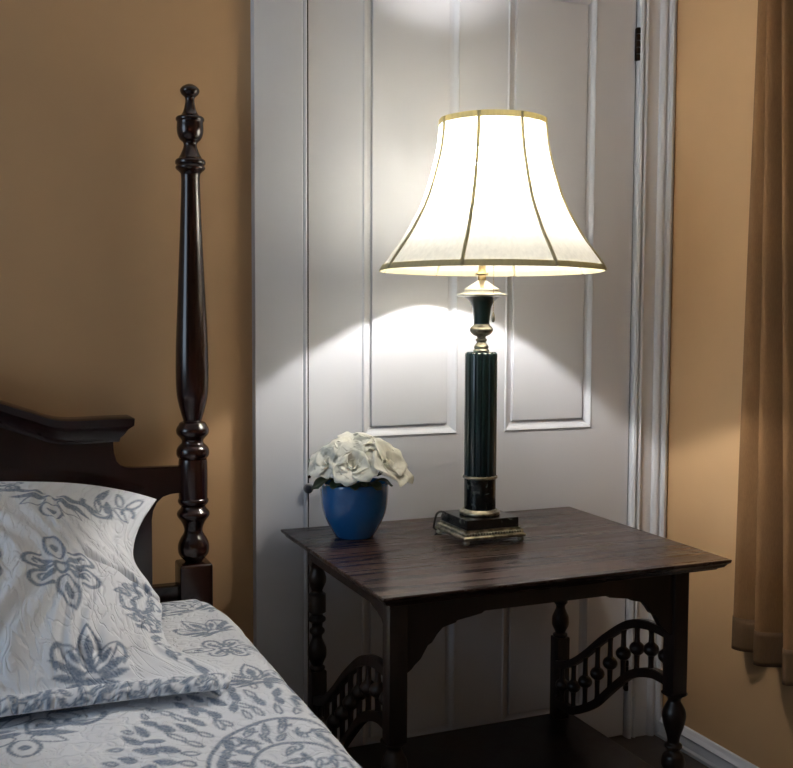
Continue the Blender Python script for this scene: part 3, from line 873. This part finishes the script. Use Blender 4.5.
# ------------------------------------------------------------------ potted white flowers
PX, PY = .7515, 2.008
PX, PY = .748, 2.0
plant = empty('potted_flowers', (PX, PY, ZT), 'glossy blue bowl of white silk flowers on the back left of the side table', 'flowers')
bm = bmesh.new()
outer = [(.034, .630), (.0385, .6305), (.0425, .635), (.0525, .652), (.0632, .673), (.0688, .692), (.0712, .71), (.0724, .728), (.0722, .742), (.0712, .747)]
inner = [(.0690, .7475), (.0682, .742), (.0682, .728), (.066, .708), (.06, .690)]
lathe(bm, smooth_prof(outer, 4) + inner, PX, PY, 64); obj('pot', bm, M_POT, plant, True)
bm = bmesh.new(); lathe(bm, [(.064, .722), (.0665, .724), (.05, .735), (.02, .742), (.001, .743)], PX, PY, 32); obj('moss', bm, M_SOIL, plant, True)
def petal(L, Wd, cup, curl, ruff, r):
    t = bmesh.new(); nu, nv = 9, 9; g = []
    ph = r.uniform(0, 6.28)
    for j in range(nv):
        v = j/(nv-1)
        w = Wd*(.22+.78*math.sin(PI*min(1, .08+.62*v))) * (1-.35*max(0, v-.8)/.2*0.9)
        row = []
        for i in range(nu):
            u = i/(nu-1)*2-1
            y = L*v*(1-.12*u*u*v)
            z = cup*(u*u)*w*(1-.3*v) + curl*L*(v**2.2) * -1 + .25*L*math.sin(PI*v)*.5 + ruff*v*v*math.sin(u*4.5+ph)
            row.append(t.verts.new((u*w, y, z)))
        g.append(row)
    for j in range(nv-1):
        for i in range(nu-1): t.faces.new((g[j][i], g[j][i+1], g[j+1][i+1], g[j+1][i]))
    return t
def bloom(c, direction, size, seed):
    r = random.Random(seed)
    q = Vector(direction).normalized().to_track_quat('Z', 'Y').to_matrix().to_4x4()
    M0 = Matrix.Translation(c) @ q
    bm = bmesh.new()
    for n, tilt, L, Wd, cup, curl in ((3, 72, .55, .34, .7, .0), (4, 48, .85, .50, .45, .12), (5, 26, 1.05, .58, .25, .12)):
        off = r.uniform(0, 6.28)
        for k in range(n):
            t = petal(L*size*r.uniform(.9, 1.08), Wd*size, cup, curl+r.uniform(-.05, .1), .07*size, r)
            a = off+2*PI*k/n+r.uniform(-.15, .15)
            Mx = M0 @ Matrix.Rotation(a, 4, 'Z') @ Matrix.Translation((0, .05*size, .004*n)) @ Matrix.Rotation(D(tilt+r.uniform(-8, 8)), 4, 'X')
            merge(bm, t, Mx)
    o = obj('flower', bm, M_PETAL, plant, True)
    sm = o.modifiers.new('thickness', 'SOLIDIFY'); sm.thickness = .0007
    bm = bmesh.new()
    for k in range(7):
        a = 2*PI*k/7
        p0 = M0 @ Vector((0, 0, .0)); p1 = M0 @ Vector((.10*size*math.cos(a), .10*size*math.sin(a), .30*size))
        tube(bm, [p0, (p0+p1)/2, p1], .0009, 5)
        ball(bm, p1, .0016, 1)
    obj('stamens', bm, M_LEAF, o, True)
    return o
for i, (dx, dy, dz, nx, ny, nz, sz_) in enumerate((
        (-.014, -.036, .770, -.30, -.80, .75, .054), (.040, -.030, .762, .55, -.62, .70, .062), (-.046, -.012, .775, -.80, -.35, .9, .047),
        (.000, .004, .792, -.05, -.25, 1, .056), (.038, .020, .786, .6, .1, .9, .052), (-.030, .026, .782, -.5, .3, .9, .050), (.010, .046, .766, .1, .9, .7, .048))):
    bloom((PX+dx, PY+dy, dz), (nx, ny, nz), sz_, 20+i)
for i, (a, l, z) in enumerate(((250, .030, .750), (290, .034, .748), (215, .034, .752), (330, .034, .748), (270, .026, .755), (190, .05, .752))):
    t = petal(l*1.2, l*.42, .3, .2, .001, random.Random(i))
    M0 = Matrix.Translation((PX+.042*math.cos(D(a)), PY+.042*math.sin(D(a)), z)) @ Matrix.Rotation(D(a-90), 4, 'Z')
    bm = bmesh.new(); merge(bm, t, M0)
    o = obj('leaf', bm, M_LEAF, plant, True); sm = o.modifiers.new('thickness', 'SOLIDIFY'); sm.thickness = .0007

# ------------------------------------------------------------------ curtain on the right wall
zt, zb = 2.42, .335
fz = np.linspace(0, 1, 60)                  # 0 = top
NY = 420
fold_top = np.array([1.808, 1.755, 1.700]+[1.70-.052*k for k in range(1, 11)])
fold_bot = np.array([1.836, 1.730, 1.632]+[1.632-.085*k for k in range(1, 11)])
amp = np.array([.030, .062, .072, .068, .066, .07, .074, .07, .066, .07, .07, .07, .07])
def curtain_pts(z0, z1, n, off=0.0):
    G = np.zeros((n, NY, 3))
    for i, z in enumerate(np.linspace(z0, z1, n)):
        f = np.clip((1.80-z)/(1.80-.335), -.3, 1)
        b = fold_top*(1-f)+fold_bot*f
        q = np.linspace(0, len(b)-1.001, NY)
        k = q.astype(int); fr = q-k
        y = b[k]*(1-fr)+b[k+1]*fr
        w = np.where(fr < .22, np.sin(PI/2*np.clip(fr/.22, 0, 1))**.8, np.where(fr < .80, np.clip(np.cos(PI/2*np.clip((fr-.30)/.50, 0, 1)), 0, 1)**.9, 0))
        a = amp[k]*(.75+.25*f)
        drift = .002*np.sin(k*1.9+2.2*z)
        x = 1.652+off*0 - a*w - drift*w
        y = y + .008*np.sin(PI*fr)
        G[i, :, 0] = x - off; G[i, :, 1] = y
        G[i, :, 2] = z
        if i == n-1 or n < 12:
            G[i, :, 2] = z + .006*np.sin(k*2.3)*w - .010*w*(a/.07)
    return G
def sheet(name, G, m, parent=None, thick=.0016):
    n, w, _ = G.shape
    bm = bmesh.new(); vs = [[bm.verts.new(G[i, j]) for j in range(w)] for i in range(n)]
    for i in range(n-1):
        for j in range(w-1): bm.faces.new((vs[i][j], vs[i][j+1], vs[i+1][j+1], vs[i+1][j]))
    o = obj(name, bm, m, parent, True)
    sm = o.modifiers.new('thickness', 'SOLIDIFY'); sm.thickness = thick; sm.offset = 0
    return o
cur = sheet('curtain', curtain_pts(zt, .350, 60), M_CURTAIN)
tag(cur, 'tan full-length curtain hanging in deep folds on the right wall', 'curtain')
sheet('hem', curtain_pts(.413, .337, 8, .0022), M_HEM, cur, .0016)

# ------------------------------------------------------------------ light and camera
w = bpy.data.worlds.new('daylight'); sc.world = w; w.use_nodes = True
bg = w.node_tree.nodes['Background']
bg.inputs['Color'].default_value = (.64, .81, 1, 1); bg.inputs['Strength'].default_value = 2.8
la = bpy.data.lights.new('window_daylight_portal', 'AREA'); la.shape = 'RECTANGLE'; la.size = WZ1-WZ0; la.size_y = WY1-WY0
la.cycles.is_portal = True
lo = bpy.data.objects.new('window_daylight_portal', la); COL.objects.link(lo)
lo.location = (XL-.05, (WY0+WY1)/2, (WZ0+WZ1)/2); lo.rotation_euler = (0, -PI/2, 0)   # faces +X

yaw, pitch, roll, fpx = .3994364862, .0623578304, -.00427503, 1008.66
cam = bpy.data.cameras.new('camera'); cam.sensor_width = 36; cam.lens = fpx*36/793; cam.clip_start = .02
co = bpy.data.objects.new('camera', cam); COL.objects.link(co)
fw = Vector((math.sin(yaw)*math.cos(pitch), math.cos(yaw)*math.cos(pitch), -math.sin(pitch)))
rt = Vector((math.cos(yaw), -math.sin(yaw), 0)); dn = fw.cross(rt)
r2 = math.cos(roll)*rt + math.sin(roll)*dn; d2 = -math.sin(roll)*rt + math.cos(roll)*dn
R = Matrix((r2, -d2, -fw)).transposed()
co.matrix_world = Matrix.Translation((0, 0, 1.09)) @ R.to_4x4()
sc.camera = co

vs_ = sc.view_settings
sc.display_settings.display_device = 'sRGB'
vs_.view_transform = 'Standard'; vs_.look = 'None'; vs_.exposure = .72; vs_.gamma = 1
try: vs_.use_curve_mapping = False
except Exception: pass
try:
    sc.cycles.use_denoising = True; sc.cycles.denoiser = 'OPENIMAGEDENOISE'
    sc.cycles.max_bounces = 10; sc.cycles.diffuse_bounces = 6; sc.cycles.transmission_bounces = 8
    sc.cycles.sample_clamp_indirect = 8
except Exception: pass
